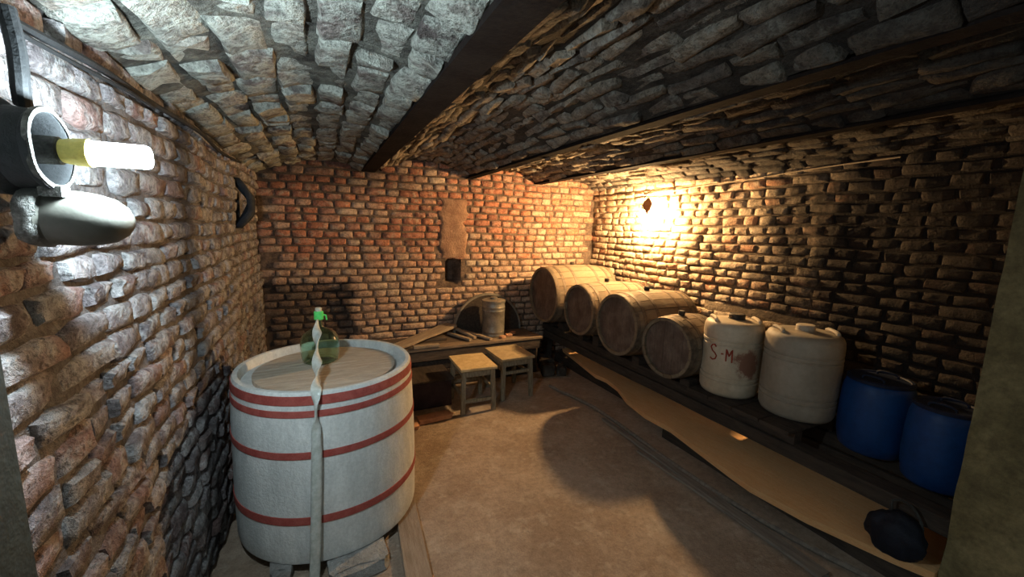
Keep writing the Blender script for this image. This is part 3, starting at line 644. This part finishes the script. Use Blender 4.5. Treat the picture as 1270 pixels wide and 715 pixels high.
# ---------------------------------------------------------------- blue drums
M_blue = simple('blue_plastic', (0.004, 0.040, 0.16), (0.006, 0.055, 0.21), 6, 0.5, 0, 0.0006)
M_blued = simple('dark_blue_lid', (0.004, 0.009, 0.028), (0.008, 0.016, 0.045), 8, 0.6)
def drum(label, x, y, z, r, h):
    ob = thing('plastic_drum', label, 'drum', (x, y, z), (0, 0, 0), 'blue drums at the near end of the rack')
    MB().lathe([(0, 0), (r * 0.80, 0), (r * 0.90, 0.015), (r * 0.97, 0.08), (r, h * 0.35), (r, h * 0.62), (r * 0.965, h * 0.84), (r * 0.90, h * 0.93), (r * 0.84, h * 0.955), (0, h * 0.955)], 44, wob=0.004).build('drum_body', M_blue, ob, True, 50)
    ld = MB().lathe([(r * 0.80, h * 0.95), (r * 0.90, h * 0.952), (r * 0.91, h * 0.985), (r * 0.86, h), (r * 0.78, h), (r * 0.76, h * 0.985), (0, h * 0.985)], 40).build('drum_lid', M_blued, ob)
    for s in (-1, 1): MB().tube(resample([(s * r * 0.5, -0.05, h * 0.985), (s * r * 0.5, -0.04, h * 1.03), (s * r * 0.5, 0.04, h * 1.03), (s * r * 0.5, 0.05, h * 0.985)], 10), 0.007, 6).build('lid_handle', M_blued, ld)
    return ob
drum('blue plastic drum beside the greyed white jug', 2.965, 1.085, 0.388, 0.170, 0.45)
drum('nearest blue plastic drum, beside the olive pier', 2.865, 0.765, 0.388, 0.145, 0.43)
# bag by the pier
M_bag = simple('dark_blue_bag', (0.003, 0.005, 0.012), (0.008, 0.012, 0.026), 7, 0.7, 0, 0.004)
bm = bmesh.new(); bmesh.ops.create_icosphere(bm, subdivisions=4, radius=1)
for v in bm.verts:
    n = mnoise.noise(v.co * 1.7) * 0.16 + mnoise.noise(v.co * 4.5) * 0.06; c = v.co * (1 + n)
    v.co = Vector((c.x * 0.075, c.y * 0.11, max(c.z, -0.72) * 0.12 + 0.086))
me = bpy.data.meshes.new('bag_body'); bm.to_mesh(me); bm.free(); me.materials.append(M_bag); me.polygons.foreach_set('use_smooth', [True] * len(me.polygons))
bg = thing('cloth_bag', 'slumped dark blue bag against the foot of the olive pier', 'bag', (2.45, 0.745, 0.152)); link('bag_body', me, bg)
M_wireb = simple('dark_strap', (0.02, 0.02, 0.02), (0.05, 0.05, 0.045), 15, 0.5)
MB().tube(resample([(0.02, 0.03, 0.16), (0.03, 0.04, 0.235), (0.05, -0.02, 0.24), (0.045, -0.07, 0.17), (0.02, -0.08, 0.11)], 24), 0.006, 7).build('strap', M_wireb, bg)

# ---------------------------------------------------------------- stools
t = NT('stool_grey_wood'); b = t.noise(12, 4, 0.7, t.scale(t.obj(), (6, 6, 1))); c = t.mix(t.step(b, 0.35, 0.65), (0.14, 0.115, 0.075), (0.25, 0.21, 0.145)); t.bump(b, 0.002); M_sw = t.done(c, 0.8)
M_seat1 = simple('worn_yellow_seat', (0.50, 0.36, 0.17), (0.66, 0.50, 0.27), 18, 0.75, 0, 0.003)
M_seat2 = simple('worn_brown_seat', (0.33, 0.25, 0.14), (0.46, 0.35, 0.20), 12, 0.75, 0, 0.003)
def stool(label, loc, rz, seatm, W, D, H, sx):
    ob = thing('stool', label, 'stool', loc, (0, 0, rz), 'square wooden stools in front of the bench')
    MB().plank(W, D, 0.026, T(-W / 2, 0, H - 0.026), 4, 0.0015).build('seat', seatm, ob)
    iw, idp = W / 2 - 0.035, D / 2 - 0.035; sp = 0.012
    for a_ in (-1, 1):
        for b_ in (-1, 1):
            mb = MB(); x0, y0 = a_ * iw, b_ * idp; x1, y1 = x0 + a_ * sp, y0 + b_ * sp; q = 0.018
            vs = [(x1 + i * q, y1 + j * q, 0) for i, j in ((-1, -1), (1, -1), (1, 1), (-1, 1))] + [(x0 + i * q, y0 + j * q, H - 0.026) for i, j in ((-1, -1), (1, -1), (1, 1), (-1, 1))]
            mb.add(vs, [(3, 2, 1, 0), (4, 5, 6, 7), (0, 1, 5, 4), (1, 2, 6, 5), (2, 3, 7, 6), (3, 0, 4, 7)]).build('leg', M_sw, ob, False)
    for s in (-1, 1):
        MB().box(-iw, iw, s * idp - 0.009, s * idp + 0.009, H - 0.085, H - 0.028).build('apron', M_sw, ob, False)
        MB().box(s * iw - 0.009, s * iw + 0.009, -idp, idp, H - 0.085, H - 0.028).build('apron', M_sw, ob, False)
    for s, z in ((-1, sx[0]), (1, sx[1])):
        MB().box(-iw, iw, s * (idp + .005) - 0.011, s * (idp + .005) + 0.011, z - 0.014, z + 0.014).build('stretcher', M_sw, ob, False)
        MB().box(s * (iw + .005) - 0.011, s * (iw + .005) + 0.011, -idp, idp, z + 0.02, z + 0.05).build('stretcher', M_sw, ob, False)
    return ob
stool('wooden stool with worn yellow square seat, nearer the tub', (1.245, 3.385, 0), -0.03, M_seat1, 0.34, 0.42, 0.42, (0.11, 0.17))
stool('brown-seated wooden stool beside the yellow-seated one', (1.69, 3.52, 0), 0.02, M_seat2, 0.36, 0.42, 0.42, (0.27, 0.20))

# ---------------------------------------------------------------- bench, can, leaning hoop, timber
M_bw = simple('old_bench_wood', (0.07, 0.05, 0.038), (0.15, 0.11, 0.08), 6, 0.85, 0, 0.004, stretch=(1, 8, 8))
M_bt = simple('bench_top_wood', (0.18, 0.125, 0.085), (0.30, 0.22, 0.15), 6, 0.85, 0, 0.004, stretch=(1, 8, 8))
bn = thing('low_bench', 'long low dark timber bench against the back wall', 'bench', (1.35, 4.1, 0))
y = -0.25
for k, wdt in enumerate((0.13, 0.14, 0.13)):
    MB().plank(1.86, wdt, 0.03, T(-0.96 + U(-.02, .02), y + wdt / 2, 0.41 + U(-.002, .002)), 8, 0.002).build('top_board', M_bt if k < 1 else M_bw, bn); y += wdt + 0.006
MB().plank(1.84, 0.03, 0.10, T(-0.95, -0.225, 0.30), 6, 0.001).build('front_rail', M_bw, bn)
for k in range(3): MB().plank(1.80, 0.03, 0.088, T(-0.94, -0.20, 0.005 + k * 0.096), 6, 0.001).build('front_board', M_dark, bn)
for x in (-0.9, 0.0, 0.86):
    for yy in (-0.16, 0.11): MB().box(x - 0.03, x + 0.03, yy - 0.03, yy + 0.03, 0, 0.408).build('leg', M_bw, bn, False)
M_dk2 = simple('purple_black_tarp', (0.028, 0.018, 0.022), (0.055, 0.035, 0.042), 5, 0.7, 0, 0.006)
bx = thing('timber_box', 'low black timber box on the floor between tub and stools', 'box', (0.80, 3.62, 0))
MB().box(-0.34, 0.26, -0.19, 0.19, 0.0, 0.24, j=0.004).build('box_body', M_dk2, bx, False)
MB().plank(0.64, 0.40, 0.02, T(-0.36, 0, 0.246), 4, 0.001).build('box_top', M_dark, bx)
M_orange = simple('orange_tile', (0.45, 0.22, 0.12), (0.58, 0.32, 0.19), 15, 0.85, 0, 0.004)
rock('flat_brick', 0.20, 0.12, 0.035, M_orange, 11, 'flat orange brick on the floor nearer the banded tub', 'brick', (0.58, 3.13, 0), 0.05)
rock('flat_brick', 0.30, 0.10, 0.045, M_orange, 12, 'longer orange brick on the floor nearer the stool', 'brick', (0.84, 3.20, 0), 0.1)
M_can = simple('dull_tin', (0.22, 0.20, 0.17), (0.36, 0.33, 0.28), 10, 0.45, 0.55, 0.001)
cn = thing('metal_can', 'cylindrical tin can with lid standing on the bench', 'can', (1.765, 4.12, 0.441))
r = 0.128; h = 0.40
MB().lathe([(0, 0), (r, 0), (r + .003, 0.006), (r, 0.012), (r, h * 0.10), (r + 0.003, h * 0.12), (r, h * 0.14), (r, h * 0.70), (r + 0.003, h * 0.72), (r, h * 0.74), (r, h * 0.80), (r + 0.003, h * 0.82), (r, h * 0.84), (r, h - 0.004), (r - 0.004, h), (0, h)], 40).build('can_body', M_can, cn)
cl = MB().lathe([(r + 0.004, h - 0.022), (r + 0.005, h + 0.002), (r - 0.004, h + 0.006), (r * 0.5, h + 0.012), (0, h + 0.013)], 40, cap=False).build('can_lid', M_can, cn)
MB().lathe([(0.036, h + 0.010), (0.042, h + 0.014), (0.042, h + 0.032), (0.036, h + 0.036), (0, h + 0.036)], 20).build('lid_knob', M_can, cl)
hp = thing('leaning_hoop', 'round iron-rimmed lid leaning on the wall behind the tin can', 'lid', (1.785, 4.285, 0.0), (-0.10, 0, 0))
hr = 0.44
MB().lathe([(hr - 0.03, -0.018), (hr - 0.01, -0.022), (hr, 0), (hr - 0.01, 0.02), (hr - 0.03, 0.018)], 64, T(0, 0, hr + 0.008) @ RX(PI / 2), cap=False).build('iron_rim', M_can, hp)
MB().lathe([(0, -0.006), (hr - 0.018, -0.006), (hr - 0.018, 0.006), (0, 0.006)], 64, T(0, 0, hr + 0.008) @ RX(PI / 2)).build('lid_disc', M_dark, hp)
M_pl = simple('grey_weathered_plank', (0.26, 0.195, 0.135), (0.40, 0.31, 0.22), 6, 0.85, 0, 0.004, stretch=(1, 9, 3))
def board(label, p, q, W, Th, mat=M_pl, name='plank', taper=(1, 1), roll=0.0, group='loose timber lying on the bench'):
    p = Vector(p); q = Vector(q); d = q - p; L = d.length; yaw = math.atan2(d.y, d.x); pit = -math.asin(d.z / L)
    o = MB().plank(L, W, Th, None, 6, 0.003, taper, 0.004).build(name, mat); o.location = p; o.rotation_euler = (roll, pit, yaw); return tag(o, label, 'plank', group)
board('broad worn plank rising from behind the tub towards the back wall', (0.50, 3.80, 0.443), (1.32, 4.30, 0.53), 0.16, 0.03, taper=(0.8, 1.1))
board('short stub of grey plank lying under the broad worn one', (0.80, 3.872, 0.443), (1.06, 3.872, 0.443), 0.06, 0.03)
board('long dark plank flat at the back of the bench', (0.52, 4.14, 0.443), (1.20, 4.12, 0.443), 0.12, 0.03, M_bw)
for i, (x0, y0, x1, y1) in enumerate(((1.28, 4.28, 1.42, 3.92), (1.38, 4.31, 1.50, 4.0), (1.46, 4.30, 1.64, 3.88))):
    board(['leftmost diagonal batten on the bench beside the broad plank', 'middle of three diagonal battens on the bench', 'diagonal batten on the bench closest to the tin can'][i], (x0, y0, 0.448 + 0.03 * (i == 1)), (x1, y1, 0.446), 0.045, 0.025, M_pl, 'batten')
for i, (x, y, a_) in enumerate(((1.80, 3.93, 0.3), (1.90, 3.98, -0.2), (1.98, 4.05, 0.6))):
    rock('wood_offcut', 0.07, 0.05, 0.028, M_orange, 30 + i, ['pale wood offcut in front of the tin can', 'second wood offcut right of the tin can front', 'wood offcut at the right end of the bench'][i], 'offcut', (x, y, 0.441), a_, 'wood offcuts by the tin can')
# rubble between bench and rack
M_rub = simple('dark_rubble', (0.04, 0.032, 0.026), (0.10, 0.08, 0.065), 12, 0.9, 0, 0.01)
random.seed(55)
spots = [(2.40, 3.96, .17), (2.46, 4.13, .14), (2.40, 4.31, .17), (2.46, 3.72, .13), (2.30, 3.76, .14), (2.30, 4.14, .09)]
names = ['dark rubble stone lowest in the heap by the bench end', 'dark rubble stone at the heap back near the corner barrel', 'tall dark rubble stone against the back wall', 'small dark stone at the front of the rubble heap', 'dark stone of the heap touching the bench end', 'middle dark stone of the rubble heap']
for i, (x, y, s) in enumerate(spots):
    rock('rubble_stone', s, s * 0.8, s * U(0.7, 1.0), M_rub, 60 + i, names[i], 'stone', (x, y, 0.0), U(0, 3), 'rubble heap by the bench end', 0.16)

# ---------------------------------------------------------------- things on the floor
M_pole = simple('grey_pole', (0.16, 0.135, 0.115), (0.27, 0.235, 0.20), 5, 0.85, 0, 0.004, stretch=(1, 9, 9))
cable('garden_hose', [(2.12, 3.42, 0.03), (2.16, 3.3, 0.018), (2.24, 2.95, 0.018), (2.26, 2.6, 0.018), (2.24, 2.2, 0.018), (2.22, 1.8, 0.018), (2.24, 1.3, 0.018), (2.30, 0.95, 0.018), (2.38, 0.7, 0.018)], 0.016, M_pole, 'long grey hose lying on the floor along the painted light strip of the kerb', 'hose', 90)
o = MB().plank(1.75, 0.085, 0.018, None, 14, 0.003, (0.4, 1.0), 0.004).build('floor_plank', M_pole); o.location = (2.19, 2.62, 0.008); o.rotation_euler = (0, 0, -PI / 2 - 0.02); tag(o, 'weathered split plank on the floor left of the grey hose', 'plank')
o = MB().plank(1.25, 0.05, 0.016, None, 10, 0.002, (0.5, 1.0), 0.003).build('floor_plank', M_pole); o.location = (2.11, 2.1, 0.006); o.rotation_euler = (0, 0, -PI / 2 + 0.03); tag(o, 'thinner weathered plank furthest from the kerb on the floor', 'plank')
# dark rag in the hole of the left wall
M_rag = simple('blue_black_rag', (0.012, 0.018, 0.03), (0.03, 0.04, 0.055), 10, 0.8, 0, 0.004)
def rag(a, b):
    x = XL - 0.03 + 0.09 * math.sin(PI * b) + 0.02 * mnoise.noise(Vector((a * 3, b * 4, 0))); wd = 0.10 * (0.5 + 0.6 * math.sin(PI * min(b + 0.15, 1)))
    return Vector((x + 0.02 * math.sin(a * 9), 3.56 + (a - 0.5) * wd * 1.6, 1.60 + b * 0.36))
o = sheet(10, 14, rag, (-0.02, 0, 0)).build('hanging_rag', M_rag, None, True, 80); tag(o, 'blue-black rag hanging in a gap high on the left wall', 'rag')
